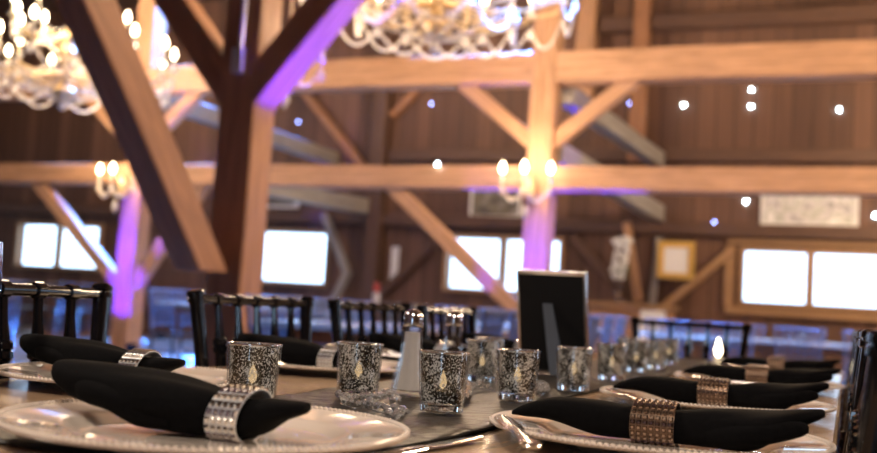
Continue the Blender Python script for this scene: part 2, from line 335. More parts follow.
bar('wall_brace', (-3.2, 15.6, 2.34), (-2.97, 15.6, 1.14), .12, .13, MT['tan'], 'tan leaning strut beside the white flowers', 'brace', up=(0, 1, 0))
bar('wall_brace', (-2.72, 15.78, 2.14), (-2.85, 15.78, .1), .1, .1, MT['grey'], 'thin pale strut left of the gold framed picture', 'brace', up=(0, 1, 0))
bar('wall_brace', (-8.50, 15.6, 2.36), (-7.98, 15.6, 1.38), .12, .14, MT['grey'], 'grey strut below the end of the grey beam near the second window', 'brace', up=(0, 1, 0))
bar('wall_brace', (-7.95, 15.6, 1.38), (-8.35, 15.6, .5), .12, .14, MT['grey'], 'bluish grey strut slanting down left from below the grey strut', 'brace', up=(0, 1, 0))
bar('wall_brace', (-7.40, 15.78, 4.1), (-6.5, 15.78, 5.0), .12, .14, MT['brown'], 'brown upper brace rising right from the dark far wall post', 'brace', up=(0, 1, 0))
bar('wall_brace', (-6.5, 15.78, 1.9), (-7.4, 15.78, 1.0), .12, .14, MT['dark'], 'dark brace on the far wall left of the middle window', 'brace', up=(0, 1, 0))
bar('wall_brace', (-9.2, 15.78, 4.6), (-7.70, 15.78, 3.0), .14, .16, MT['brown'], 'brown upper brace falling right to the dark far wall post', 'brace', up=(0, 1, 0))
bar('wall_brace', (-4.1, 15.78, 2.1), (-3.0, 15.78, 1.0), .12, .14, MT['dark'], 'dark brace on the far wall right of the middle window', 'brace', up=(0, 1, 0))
tag(MB().box((-.55, WY-.03, 2.125), (2.3, .1, .07)).build('trim_1', MT['trim'], smooth=0), kind='structure')
tag(MB().box((-.55, WY-.04, 1.09), (2.3, .1, .12)).build('trim_2', MT['trim'], smooth=0), kind='structure')
for x in (-1.66, .6): tag(MB().box((x, WY-.03, 1.6), (.14, .08, .9)).build('trim_3', MT['trim'], smooth=0), kind='structure')

# ------------------------------------------------------------------ pictures and pieces on the far wall
def framed(name, x0, x1, z0, z1, fm, pm, label, cat, border=.05, y=WY-.115):
    r = tag(empty(name, ((x0+x1)/2, y, z0)), label, cat); w, h = x1-x0, z1-z0; mb = MB()
    for s in (-1, 1): mb.box((s*(w/2-border/2), 0, h/2), (border, .05, h))
    for z in (border/2, h-border/2): mb.box((0, 0, z), (w-2*border, .05, border))
    mb.build('frame', fm, r, smooth=0); MB().box((0, .01, h/2), (w-2*border, .02, h-2*border)).build('picture', pm, r, smooth=0); return r
framed('wall_picture', -1.24, .12, 2.38, 2.88, MT['white'], MT['photo'], 'wide faded picture above the right hand windows', 'picture', .04, 15.85)
framed('wall_picture', -5.89, -5.0, 2.38, 2.88, MT['white'], MT['photo2'], 'dim picture left of the post behind the picture frame', 'picture', .04, 15.85)
framed('wall_picture', -9.97, -9.17, 2.46, 2.76, MT['white'], MT['photo2'], 'small pale picture just right of the thick near post', 'picture', .05, 15.85)
framed('gold_framed_picture', -2.70, -2.15, 1.50, 2.07, MT['goldframe'], MT['white'], 'white print in a broad gold frame on the far wall', 'picture', .09, 15.62)
c = tag(empty('wall_counter', (-3.0, 15.35, 0)), 'wooden counter carrying white flowers, left of the end chair', 'counter')
MB().box((0, 0, 1.06), (1.3, .6, .06)).build('countertop', MT['trim'], c, smooth=0); MB().box((0, .02, .515), (1.2, .5, 1.03)).build('body', MT['tan'], c, smooth=0)
tag(MB().box((-2.62, 14.95, .5), (.36, .02, 1.0)).build('notice_board', MT['white'], rot=(0, 0, 0)), 'tall white panel standing against the wooden counter', 'panel')
f = tag(empty('flower_arrangement', (-3.2, 15.3, 1.09)), 'tall white flower arrangement on the wooden counter', 'flowers')
MB().lathe([(.09, 0), (.1, .01), (.05, .08), (.045, .3), (.085, .45), (.08, .45), (.04, .3), (.045, .09), (0, .03)], 20).build('vase', MT['glass'], f)
mb = MB(); ml = MB(); rr = random.Random(3)
for i in range(60):
    a = rr.random()*6.28; zz = rr.uniform(.38, .98); q = .13*sqrt(rr.random()); mb.ico((q*cos(a), q*sin(a), zz), rr.uniform(.03, .055))
for i in range(18):
    a = rr.random()*6.28; ml.tube([(0, 0, .4), (.09*cos(a), .09*sin(a), .5), (.16*cos(a), .16*sin(a), rr.uniform(.3, .8))], [.004, .012, .003], 5)
mb.build('blossoms', MT['petal'], f); ml.build('stems', MT['leaf'], f)
b = tag(empty('bottle', (-6.35, 13.4, .77)), 'white bottle with a red top behind the left side chairs', 'bottle')
MB().lathe([(.05, 0), (.055, .02), (.055, .2), (.03, .25)], 16).build('bottle_body', MT['white'], b); MB().lathe([(.032, .245), (.05, .27), (.035, .38), (.01, .4)], 16).build('cap', MT['red'], b)
tag(MB().box((-7.2, 15.84, 1.55), (.14, .02, .58)).build('wall_notice', MT['white']), 'narrow pale notice on the far wall left of the middle window', 'sign')
c = tag(empty('cable_hook', (-4.36, 6.47, 2.65)), 'thin metal cable with a steel box on the near post', 'hook')
MB().box((0, 0, 0), (.085, .05, .19)).build('box', MT['steel'], c); MB().tube([(0.02, 0, .09), (.025, 0, .5), (.03, 0, 1.2)], .02, 8).build('cable', MT['steel'], c)
for i, (x, z, br, lab) in enumerate([(-3.3, 4.28, 0, 'dim blue'), (-2.45, 4.23, 1, 'large white'), (-1.44, 4.45, 1, 'upper of two stacked white'), (-1.44, 4.19, 1, 'lower of two stacked white'), (-.19, 4.12, 1, 'rightmost white'),
      (-1.46, 2.73, 1, 'white'), (-1.88, 2.38, 0, 'faint blue'), (.34, 2.56, 1, 'pale'), (-6.72, 4.33, 0, 'faint blue'), (-9.31, 4.04, 0, 'faint blue')]):
    where = ['right of the post behind the picture frame', 'on the dark boards under the upper beam', 'high above the right windows', 'high above the right windows', 'under the upper beam',
             'at the left end of the wide faded picture', 'above the gold framed picture', 'right of the wide faded picture', 'left of the upper left short brace', 'just right of the thick near post'][i]
    tag(MB().lathe([(0, -.013), (.009, -.009), (.013, 0), (.009, .009), (0, .013)], 10).build('glow_bead', MT['dot' if br else 'dotdim'], loc=(x, WY-.3 if z < 2.6 and x < -1 else WY-.02, z)), '%s point of light %s' % (lab, where), 'light')  # glowing beads stand in for daylight through knotholes in the boards
tag(MB().lathe([(0, -.012), (.012, 0), (0, .012)], 8).build('glow_bead', MT['dot'], loc=(-4.52, 10.985, 2.54)), 'pale blue point of light on the lower cross beam', 'light')  # another bead standing in for knothole daylight, set on the beam

# ------------------------------------------------------------------ chandeliers and sconces
def bulb_mesh(mb, c, s=1.0):
    return mb.lathe([(0, 0), (.012*s, .004*s), (.022*s, .03*s), (.018*s, .055*s), (.007*s, .08*s), (0, .09*s)], 10, c)
def swag(p, q, sag, nb, r, drop=True):
    p, q = Vector(p), Vector(q); mb = MB()
    for i in range(nb+1):
        t = i/nb; c = p.lerp(q, t); c.z -= sag*4*t*(1-t); mb.ico(c, r)
    mb.tube([p.lerp(q, i/nb) - Vector((0, 0, sag*4*(i/nb)*(1-i/nb))) for i in range(nb+1)], .003, 4)
    return mb
def chandelier(loc, label, sc=1):
    zt = (ZT-loc[2])/sc
    r = tag(empty('crystal_chandelier', loc), label, 'chandelier', 'large crystal chandeliers')
    MB().lathe([(0, .0), (.03, .02), (.045, .07), (.02, .1)], 8, (0, 0, .0)).build('crystal_drop', MT['bead'], r, smooth=0)
    MB().lathe([(.02, .1), (.10, .13), (.13, .2), (.06, .26), (.05, .5), (.09, .6), (.04, .7), (.03, 1.5), (.05, 1.6), (.02, 1.7), (.02, zt-.05), (.09, zt-.04), (.09, zt)], 14).build('stem', MT['gold'], r)
    def tier(R_, n, za, zb, sag, off=0, zs=None):
        tips = []
        for k in range(n):
            a = 2*pi*(k+off)/n; u = (cos(a), sin(a))
            P = [(.05, za+.02), (.3*R_, za-.05), (.65*R_, za-.02), (.92*R_, za+.08), (R_, za+.16), (R_, zb)]
            arm = MB().tube([(u[0]*q, u[1]*q, z) for q, z in P], [.016, .013, .012, .011, .01, .01], 6).build('arm', MT['gold'], r)
            cup = MB().lathe([(.012, 0), (.045, .02), (.05, .03), (.015, .035), (.015, .14)], 10, (u[0]*R_, u[1]*R_, zb)).build('candle_cup', MT['ivory'], arm)
            bulb_mesh(MB(), (u[0]*R_, u[1]*R_, zb+.14), 1.3).build('bulb', MT['bulb'], arm)
            tips.append(Vector((u[0]*R_, u[1]*R_, zb if zs is None else zs)))
        for k in range(n):
            swag(tips[k], tips[(k+1) % n], sag, 20, .0155).build('bead_swag', MT['bead'], r, smooth=0)
            MB().lathe([(0, -.09), (.022, -.05), (.012, -.015), (0, 0)], 6, tips[k]-Vector((0, 0, .03))).build('crystal_drop', MT['bead'], r, smooth=0)
        return tips
    t1 = tier(.64, 8, .26, .56, .20, 0, .30)
    t2 = tier(1.04, 14, .36, .52, .22, .5, .44)
    t3 = tier(.55, 9, .75, .85, .16)
    for k in range(8):
        swag(t1[k], Vector((0, 0, .62)), .1, 18, .0135).build('bead_swag', MT['bead'], r, smooth=0)
        swag(t1[k], Vector((0, 0, .1)), .02, 18, .0135).build('bead_swag', MT['bead'], r, smooth=0)
    r.scale = (sc, sc, sc)
    return r
chandelier((-3.43, 8.1, 3.09), 'crystal chandelier hanging over the middle of the hall, in front of the upper beam', 1.165)
chandelier((-8.57, 9.2, 2.88), 'brightly lit crystal chandelier half hidden by the big brown brace', 1.165)
def sconce(loc, rz, label, hung=False):
    r = tag(empty('crystal_pendant' if hung else 'crystal_sconce', loc, rz), label, 'pendant lamp' if hung else 'sconce')
    if hung: MB().lathe([(0, -.2), (.05, -.12), (.03, 0), (.008, .1), (.008, ZT-loc[2]-.03), (.05, ZT-loc[2]-.02), (.05, ZT-loc[2])], 10, (0, -.1, 0)).build('stem', MT['gold'], r)
    else: MB().lathe([(.02, -.12), (.07, -.08), (.08, 0), (.05, .1), (.015, .16)], 12, (0, -.085, 0)).build('back_plate', MT['gold'], r)
    tips = []
    for k, x in enumerate((-.28, 0, .28)):
        y = -.16 - (.14 if k == 1 else 0.06)
        arm = MB().tube([(0, -.12, -.05), (x*.5, -.2, -.13), (x*.9, y-.02, -.08), (x, y, .02), (x, y, .06)], [.013]*5, 6).build('arm', MT['gold'], r)
        MB().lathe([(.01, 0), (.035, .015), (.012, .02), (.012, .1)], 8, (x, y, .06)).build('candle_cup', MT['ivory'], arm)
        bulb_mesh(MB(), (x, y, .16), 1.5).build('bulb', MT['bulb'], arm); tips.append(Vector((x, y, .04)))
    for k in range(2):
        swag(tips[k], tips[k+1], .2, 14, .017).build('bead_swag', MT['bead'], r, smooth=0)
    for t in tips: MB().lathe([(0, -.12), (.028, -.06), (.012, -.015), (0, 0)], 6, t-Vector((0, 0, .03))).build('crystal_drop', MT['bead'], r, smooth=0)
    MB().lathe([(0, -.36), (.04, -.28), (.02, -.2), (0, -.18)], 6, (0, -.2, 0)).build('crystal_drop', MT['bead'], r, smooth=0)
    return r
sconce((-3.36, 11.0, 2.25), 0, 'three bulb crystal sconce on the post behind the picture frame')
sconce((-9.02, 11.0, 2.20), 0, 'three bulb crystal sconce on the violet-footed left post')
sconce((-4.42, 7.3, 2.76), radians(30), 'small crystal pendant lamp hanging behind the violet brace', True)
WARM = (1, .72, .46)
lamp('POINT', 'chandelier_and_fill_light', (-3.4, 8.1, 4.4), WARM, 400, .45)
lamp('POINT', 'chandelier_and_fill_light', (-8.57, 9.2, 4.2), WARM, 370, .45)
lamp('POINT', 'chandelier_and_fill_light', (2.4, 6.7, 3.6), WARM, 1050, .45)  # added warm light from the right, no chandelier modelled here
lamp('POINT', 'chandelier_and_fill_light', (2.0, 12.9, 3.6), WARM, 520, .45)  # unseen lamp for the brighter right wall, no chandelier modelled
lamp('POINT', 'chandelier_and_fill_light', (-11.5, 13.2, 4.4), WARM, 150, .45)  # added light for the far left beams, no chandelier here
lamp('POINT', 'chandelier_and_fill_light', (-5.6, 13.3, 4.8), WARM, 150, .45)  # added light for the middle far beams, no chandelier here
lamp('POINT', 'chandelier_and_fill_light', (-8.57, 9.2, 3.45), WARM, 50, .3)
lamp('POINT', 'chandelier_and_fill_light', (-3.43, 8.1, 3.75), WARM, 25, .3)
lamp('POINT', 'sconce_light', (-3.36, 10.5, 2.62), WARM, 38, .12)
lamp('POINT', 'sconce_light', (-9.02, 10.5, 2.57), WARM, 38, .12)
lamp('POINT', 'pendant_light', (-4.1, 7.3, 3.1), WARM, 22, .12)
lamp('SPOT', 'table_fill_spot', (.1, -.9, 3.1), (1, .82, .66), 230, .25, (-.5, 1.35, .75), radians(58), .6)  # front fill added behind the camera, no fixture
lamp('SPOT', 'table_fill_spot', (2.3, 1.8, 3.0), (1, .82, .66), 170, .2, (-.45, 1.6, .75), radians(50), .6)  # right side fill added to brighten the votive sides
lamp('SPOT', 'table_fill_spot', (-3.0, .9, 3.0), (1, .82, .66), 170, .2, (-.5, 1.3, .75), radians(50), .6)  # left side fill added to brighten the votive sides

# violet LED uplights on the floor
def uplight(loc, target, power, angle, label, col=(.07, .016, 1)):
    r = tag(empty('uplight', loc), label, 'uplight')
    MB().lathe([(.09, 0), (.09, .02), (.075, .03), (.075, .16), (.068, .16), (.068, .13), (0, .13)], 18).build('housing', MT['black'], r)
    MB().lathe([(.066, .131), (.066, .14), (0, .145)], 18).build('lens', MT['lens'], r)
    lamp('SPOT', 'uplight_beam', (loc[0], loc[1], loc[2]+.2), col, power, .05, target, radians(angle))
uplight((-3.32, 10.25, 0), (-3.29, 11.0, 1.45), 1100, 20, 'small black uplight at the foot of the post behind the picture frame')
uplight((-8.97, 10.25, 0), (-8.94, 11.0, 1.55), 1500, 20, 'small black uplight at the foot of the left violet post')
uplight((-8.75, 9.9, 0), (-8.93, 11.0, .8), 800, 30, 'small black uplight a step in front of the left violet post')
uplight((-2.75, 11.14, 0), (-2.75, 11.14, 2.4), 900, 40, 'small black uplight under the lower beam, right of the post behind the picture frame')
uplight((-3.85, 10.78, 0), (-3.85, 11.08, 2.3), 800, 20, 'small black uplight under the lower beam, left of the post behind the picture frame')
uplight((-8.45, 10.66, 0), (-8.45, 11.10, 2.3), 1000, 17, 'small black uplight under the lower beam, right of the left violet post')
uplight((-3.1, 6.70, 0), (-3.66, 6.67, 2.8), 3000, 33, 'small black uplight below the violet brace of the near post')
def fill_par_can(loc, target, power, angle, label):  # blue fill spots added above the frame to tint the background chairs
    r = tag(empty('fill_par_can', loc), label, 'fill light'); d_ = (Vector(target)-Vector(loc)).normalized()
    MB().lathe([(.03, .02), (.03, ZT-loc[2])], 10).build('bracket', MT['black'], r)
    MB().tube([Vector((0, 0, 0))-d_*.12, d_*.0, d_*.16], [.05, .09, .09], 16).build('housing', MT['black'], r)
    lamp('SPOT', 'fill_par_beam', Vector(loc)+d_*.2, (.07, .26, 1), power, .06, target, radians(angle), .5)
fill_par_can((-8.6, 12.4, 6.1), (-8.8, 9.6, .8), 12000, 60, 'added ceiling fill light washing the far left tables blue')
fill_par_can((-4.2, 11.9, 6.1), (-4.0, 9.0, .8), 12000, 50, 'added ceiling fill light washing the middle tables blue')
fill_par_can((-9.5, 15.0, 6.1), (-9.5, 13.2, .8), 9000, 60, 'added ceiling fill light over the farthest tables at the left')
fill_par_can((-.3, 6.6, 6.1), (-.65, 9.4, .6), 9000, 34, 'added ceiling fill light throwing blue on the table under the right hand windows')
fill_par_can((-5.5, 7.6, 6.1), (-6.4, 9.5, .5), 14250, 42, 'added ceiling fill light throwing blue on the table beyond the thick near post')
fill_par_can((-9.2, 6.6, 6.1), (-10.2, 8.8, .3), 12000, 24, 'added ceiling fill light throwing blue across the far left tables')
fill_par_can((-1.5, 6.4, 6.1), (-2.55, 8.8, .5), 12000, 38, 'added ceiling fill light throwing blue on the table below the middle window')
fill_par_can((-2.1, 3.2, 6.1), (-2.3, 5.1, .4), 5400, 27, 'added ceiling fill light above the table behind the second left chair')
fill_par_can((-6.4, 3.7, 6.1), (-6.45, 5.4, .4), 8000, 27, 'added ceiling fill light above the table behind the nearest left chair')
BL = (.06, .25, 1)  # blue floor fills added unseen to tint the background chairs
for x, y, tx, ty, p, lab in ((-11.2, 14.9, -10.6, 11, 2700, 'behind the farthest tables at the left'), (-6.7, 15.0, -6.7, 12, 2100, 'below the middle window'), (-4.5, 12.0, -3.6, 8, 2700, 'behind the table below the middle window'),
      (-8.3, 12.0, -7.2, 8.5, 2700, 'behind the table beyond the thick near post'), (-5.6, 8.1, -5.2, 5, 2400, 'behind the tables nearest the left chairs'), (-1.2, 12.6, -.9, 11, 1200, 'under the right hand windows')):
    uplight((x, y, 0), (tx, ty, .15), p*.7, 46, 'added small uplight for blue fill %s' % lab, BL)

# ------------------------------------------------------------------ chairs
def chair_bits():
    """name -> list of meshes; back at y=0, faces +y, splayed and tilted back posts"""
    B = []; sz = .44; top = .881
    def bx(s, z):                                        # back post line: x, y at height z
        t = max(0, (z-sz)/(top-sz)); return (s*(.163+.030*t*t), -.006-.052*t, z)
    for s in (-1, 1):
        zs = [0, .1, .25, .43, .50, .502, .512, .514, .6, .70, .702, .712, .714, .724, .726, .78, .861, .862, .868, .869, .8715, .872, .878, .881]
        rs = [.010, .012, .014, .015, .0145, .018, .018, .0145, .0125, .0125, .0165, .0165, .014, .0165, .0125, .0115, .0125, .0155, .0155, .013, .013, .0155, .0155, .012]
        B.append(('back_post', MB().tube([bx(s, z) for z in zs], rs, 12)))
    for s in (-1, 1):
        B.append(('leg', MB().rod((s*.18, .375, 0), (s*.172, .365, .43), [(0, .010), (.2, .012), (.5, .014), (.52, .019), (.54, .014), (.9, .016), (1, .016)], 10)))
    B.append(('seat', MB().add(*slab([(-.175, -.01), (.175, -.01), (.2, .39), (-.2, .39)], .425, .455, .008))))
    def rail(nm, z, r, ring):
        a, b_ = Vector(bx(-1, z)), Vector(bx(1, z)); prof = [(0, r)]
        for k in range(1, 6):
            t = k/6
            if ring: prof += [(t-.022, r), (t-.02, r*1.4), (t+.02, r*1.4), (t+.022, r)]
        prof.append((1, r)); B.append((nm, MB().rod(a, b_, prof, 10)))
    rail('top_rail', .867, .0085, True); rail('lower_rail', .52, .009, False)
    for k in range(1, 6):
        t = k/6; p0 = Vector(bx(-1, .525)).lerp(Vector(bx(1, .525)), t); p1 = Vector(bx(-1, .861)).lerp(Vector(bx(1, .861)), t)
        pr = [(0, .008), (.2, .0095), (.4, .009), (.41, .013), (.44, .013), (.45, .009), (.5, .0095), (.74, .0095), (.75, .013), (.775, .013), (.78, .0105), (.785, .013), (.81, .013), (.82, .009), (.9, .0065), (1, .0065)]
        B.append(('spindle', MB().rod(p0, p1, pr, 8)))
    for z in (.14, .26):
        for s in (-1, 1): B.append(('stretcher', MB().rod((s*.165, .01, z), (s*.178, .37, z), [(0, .007), (.5, .010), (1, .007)], 6)))
    B.append(('stretcher', MB().rod((-.178, .37, .2), (.178, .37, .2), [(0, .007), (.5, .010), (1, .007)], 6)))
    return B
def slab(pts, z0, z1, c):
    n = len(pts); cx = sum(p[0] for p in pts)/n; cy = sum(p[1] for p in pts)/n
    def ring(z, k): return [(cx+(x-cx)*k, cy+(y-cy)*k, z) for x, y in pts]
    vs = ring(z0, 1-c*4) + ring(z0+c, 1) + ring(z1-c, 1) + ring(z1, 1-c*4)
    fs = [tuple(range(n))[::-1], tuple(range(3*n, 4*n))] + [(i*n+k, i*n+(k+1) % n, (i+1)*n+(k+1) % n, (i+1)*n+k) for i in range(3) for k in range(n)]
    return vs, fs
proto = tag(empty('dining_chair'), 'c', 'chair')
for nm, mb in chair_bits(): mb.build(nm, MT['black'], proto)
T = .755
XL, XR = -.955, -.03
chs = [((-.97, 1.025), -90, 'black spindle back chair nearest on the left, behind the thickest napkins'), ((-.97, 1.645), -90, 'black spindle back chair in front of the thick near post'),
       ((-.97, 2.15), -90, 'black spindle back chair behind the clear salt shaker'), ((-.97, 2.64), -90, 'black spindle back chair behind the pepper shaker'),
       ((-.028, 1.0), 90, 'nearest black chair edge on at the right table edge'), ((-.028, 1.52), 90, 'second black chair edge on along the right table edge'),
       ((-.028, 2.1), 90, 'third black chair edge on along the right table edge'), ((-.028, 2.7), 90, 'farthest black chair edge on along the right table edge'),
       ((-.505, 3.56), 180, 'black spindle back chair facing us at the far table end')]
for i, ((x, y), rz, lab) in enumerate(chs):
    o = proto if i == 0 else tree(proto)
    put(o, (x, y, 0), radians(rz), lab, 'black spindle back chairs around the near table')
# ------------------------------------------------------------------ table
def table(cx, y0, y1, x0, x1, label, rz=0, along='Y'):
    r = tag(empty('dining_table', ((x0+x1)/2, (y0+y1)/2, 0)), label, 'table'); w, l = x1-x0, y1-y0
    MB().add(*slab([(-w/2, -l/2), (w/2, -l/2), (w/2, l/2), (-w/2, l/2)], T-.03, T, .002)).build('tabletop', MT['table'], r, smooth=0)
    a, b_ = w/2-.12, l/2-.15
    mb = MB()
    for s in (-1, 1): mb.box((s*a, 0, T-.065), (.02, 2*b_-.06, .07)); mb.box((0, s*b_, T-.065), (2*a-.06, .02, .07))
    mb.build('apron', MT['brown'], r, smooth=0)
    for sy in (-1, 1):
        y = sy*(l/2-.55)
        MB().box((0, y, .03), (.16, .5, .06)).box((0, y, .395), (.07, .07, .67)).box((0, y, .70), (.5, .09, .05)).build('pedestal', MT['brown'], r, smooth=0)
    return r
table(0, .47, 3.46, -.985, -.007, 'long brown table set for dinner in the foreground')
# satin runner: wavy sheet with soft folds
def runner():
    mb = MB(); nx, ny = 26, 200; y0, y1 = .60, 3.40; vs = []
    for j in range(ny+1):
        y = y0+(y1-y0)*j/ny
        for i in range(nx+1):
            t = i/nx; x = -.648 + .288*t + .010*sin(y*7+1) - .03*(t > .5)*(t-.5)*sin(y*4.3+.4)
            k = min(1, max(.1, (y-.88)/.06)); fold = .0035*max(0, min(1, (t-.45)*4))*max(0, 1-abs(y-.955)/.075)
            h = (.001*k+fold)*(1+sin(14*t + 30*y + 2*sin(6*y))) + .0006*k*(1+sin(33*y+7*t))
            vs.append((x, y, T+.0012+h))
    fs = [(j*(nx+1)+i, j*(nx+1)+i+1, (j+1)*(nx+1)+i+1, (j+1)*(nx+1)+i) for j in range(ny) for i in range(nx)]
    o = mb.add(vs, fs).build('table_runner', MT['satin'], smooth=80)
    so = o.modifiers.new('thickness', 'SOLIDIFY'); so.thickness = .0012; so.offset = 1
    tag(o, 'dark rumpled satin runner along the middle of the table', 'runner')
    hm = MB(); hm.tube([(vs[j*(nx+1)+nx][0], vs[j*(nx+1)+nx][1], T+.0035) for j in range(0, ny+1, 2)], .0016, 5); hm.build('hem', MT['napkin'], o)
runner()
# ------------------------------------------------------------------ place settings
def make_charger():
    r = tag(empty('charger_plate'), 'c', 'plate')
    MB().lathe([(0, .0035), (.098, .0035), (.104, .0045), (.113, .0095), (.120, .0115), (.158, .0150), (.1625, .0165), (.1640, .0155), (.1625, .0135), (.150, .0115), (.120, .0075), (.108, .0005), (.1, 0), (0, 0)], 96).build('plate', MT['plate'], r, smooth=30)
    mb = MB()
    for k in range(180):
        a = 2*pi*k/180; mb.ico((.1625*cos(a), .1625*sin(a), .0165), .0026)
    mb.build('beaded_rim', MT['plate'], r, smooth=0); return r
def sweep(st, ph, amp=.05, n=36, sub=5):
    """soft cloth roll: stations (x, y centre, half depth, z bottom, z top) blended by a smooth curve"""
    xs = []
    for i in range(len(st)-1):
        for k in range(sub):
            t = k/sub; p = st[max(i-1, 0)], st[i], st[i+1], st[min(i+2, len(st)-1)]
            xs.append(tuple(.5*(2*p[1][q] + (p[2][q]-p[0][q])*t + (2*p[0][q]-5*p[1][q]+4*p[2][q]-p[3][q])*t*t + (3*p[1][q]-p[0][q]-3*p[2][q]+p[3][q])*t**3) for q in range(5)))
    xs.append(st[-1]); mb = MB(); vs = []
    for x, yc, a, zb, zt in xs:
        for k in range(n):
            th = 2*pi*k/n; c_, s_ = cos(th), sin(th)
            w_ = max(.12, min(1, (zt-zb-.034)/.012))
            g = 1 + w_*(amp*sin(3*th+ph+x*24) + amp*.7*sin(7*th-ph+x*40) + amp*.45*abs(sin(5.5*th+x*15+ph)))
            sx = math.copysign(abs(c_)**.8, c_); sz = math.copysign(abs(s_)**.8, s_)
            z = (zb+zt)/2 + (zt-zb)/2*sz*(g if s_ > -.4 else 1)
            vs.append((x, yc + a*sx*g, max(z, zb)))
    m_ = len(xs); fs = [(i*n+k, i*n+(k+1) % n, (i+1)*n+(k+1) % n, (i+1)*n+k) for i in range(m_-1) for k in range(n)]
    fs += [tuple(range(n))[::-1], tuple(range((m_-1)*n, m_*n))]
    return mb.add(vs, fs)
ST_L = [(-.160, 0, .008, .049, .058), (-.150, 0, .020, .036, .060), (-.125, 0, .028, .024, .060), (-.095, 0, .031, .0185, .059), (-.045, 0, .036, .007, .056), (-.005, 0, .030, .005, .049), (.015, 0, .021, .006, .044), (.036, 0, .020, .007, .041), (.052, 0, .021, .012, .043), (.068, 0, .019, .024, .043), (.084, 0, .014, .031, .043), (.090, 0, .006, .035, .042)]
ST_R = [(-.148, 0, .005, .019, .024), (-.133, 0, .014, .0185, .033), (-.103, 0, .024, .0175, .043), (-.06, 0, .026, .007, .044), (-.024, 0, .021, .006, .041), (-.001, 0, .020, .006, .040), (.021, 0, .021, .006, .041), (.055, 0, .034, .006, .046), (.09, 0, .042, .007, .048), (.112, 0, .038, .020, .050), (.132, 0, .024, .034, .053), (.150, 0, .014, .045, .055), (.154, 0, .006, .048, .053)]
def make_napkin(st, fold, ph):
    r = tag(empty('rolled_napkin'), 'c', 'napkin'); sweep(st, ph).build('cloth', MT['napkin'], r, smooth=60)
    sweep(fold, ph+2, .08).build('folded_tail', MT['napkin'], r, smooth=60); r.scale = (1, 1, .92); return r
FOLD_L = [(-.13, -.010, .010, .034, .050), (-.11, -.014, .018, .024, .050), (-.08, -.018, .020, .0195, .046), (-.05, -.018, .020, .009, .038), (-.02, -.014, .016, .008, .028)]
FOLD_R = [(.05, -.012, .020, .008, .034), (.08, -.022, .022, .010, .038), (.112, -.024, .018, .0195, .042), (.134, -.024, .011, .028, .043), (.141, -.024, .004, .033, .039)]
def ring_mesh(x0, x1, a, h, zc, rows, lean, m_=26):
    """band plus a grid of square cut stones"""
    n = 48; bd = MB(); st = MB()
    def P(t, th, o): 
        x = x0+(x1-x0)*t + lean*cos(th)*0; return Vector((x + lean*(sin(th)), (a+o)*cos(th), zc+(h+o)*sin(th)))
    vs = [P(t, 2*pi*k/n, o) for t, o in ((0, 0), (1, 0), (1, .0012), (0, .0012)) for k in range(n)]
    bd.add(vs, [(i*n+k, i*n+(k+1) % n, ((i+1) % 4)*n+(k+1) % n, ((i+1) % 4)*n+k) for i in range(4) for k in range(n)])
    for i in range(rows):
        for k in range(m_):
            t = (i+.5)/rows; th = 2*pi*(k+.5)/m_; dt = .42/rows; dh = 2*pi*.42/m_
            q = [P(t-dt, th-dh, .0013), P(t+dt, th-dh, .0013), P(t+dt, th+dh, .0013), P(t-dt, th+dh, .0013)]
            q2 = [P(t-dt*.5, th-dh*.5, .0032), P(t+dt*.5, th-dh*.5, .0032), P(t+dt*.5, th+dh*.5, .0032), P(t-dt*.5, th+dh*.5, .0032)]
            st.add(q+q2, [(0, 1, 5, 4), (1, 2, 6, 5), (2, 3, 7, 6), (3, 0, 4, 7), (4, 5, 6, 7)])
    return bd, st
def make_ring(x0, x1, a, h, zc, lean, rows=7, m_=26, bm='band', sm='stone'):
    r = tag(empty('napkin_ring'), 'c', 'napkin ring'); bd, st = ring_mesh(x0, x1, a, h, zc, rows, lean, m_)
    bd.build('band', MT[bm], r); st.build('rhinestones', MT[sm], r, smooth=0); r.scale = (1, 1, .92); return r
def make_knife():
    r = tag(empty('table_knife'), 'c', 'knife')
    sec = [(0, .004, .0012), (.02, .009, .001), (.08, .010, .0012), (.105, .009, .0015), (.115, .006, .0025), (.14, .006, .003), (.20, .009, .0032), (.215, .007, .003), (.22, .002, .001)]
    def loft(s): 
        vs = []; 
        for x, a, h in s:
            for k in range(10): vs.append((x, a*cos(2*pi*k/10), h*sin(2*pi*k/10)))
        n = 10; return MB().add(vs, [(i*n+k, i*n+(k+1) % n, (i+1)*n+(k+1) % n, (i+1)*n+k) for i in range(len(s)-1) for k in range(n)] + [tuple(range(n))[::-1], tuple(range((len(s)-1)*n, len(s)*n))])
    loft(sec[:5]).build('blade', MT['silver'], r); loft(sec[4:]).build('handle', MT['silver'], r); return r
pc = make_charger(); pnL = make_napkin(ST_L, FOLD_L, .4); pnR = make_napkin(ST_R, FOLD_R, 1.3)
prL = make_ring(.013, .042, .0255, .0230, .0262, .004, 5, 20, 'steel', 'silver'); prR = make_ring(-.022, .020, .0255, .0225, .0245, 0); pk = make_knife()
GL, GR = 'place settings down the left', 'place settings down the right'
sets = [((-.482, .715), 'L', 'nearest on the left'), ((-.832, 1.06), 'L', 'second on the left'), ((-.828, 1.57), 'L', 'behind the two left votives'), ((-.828, 2.1), 'L', 'behind the salt shaker'), ((-.828, 2.68), 'L', 'behind the pepper shaker'),
        ((-.170, 1.02), 'R', 'nearest on the right'), ((-.174, 1.53), 'R', 'second along the right edge'), ((-.162, 2.15), 'R', 'third along the right edge'), ((-.166, 2.80), 'R', 'farthest along the right edge')]
first = dict.fromkeys('c l r q s k'.split(), True)
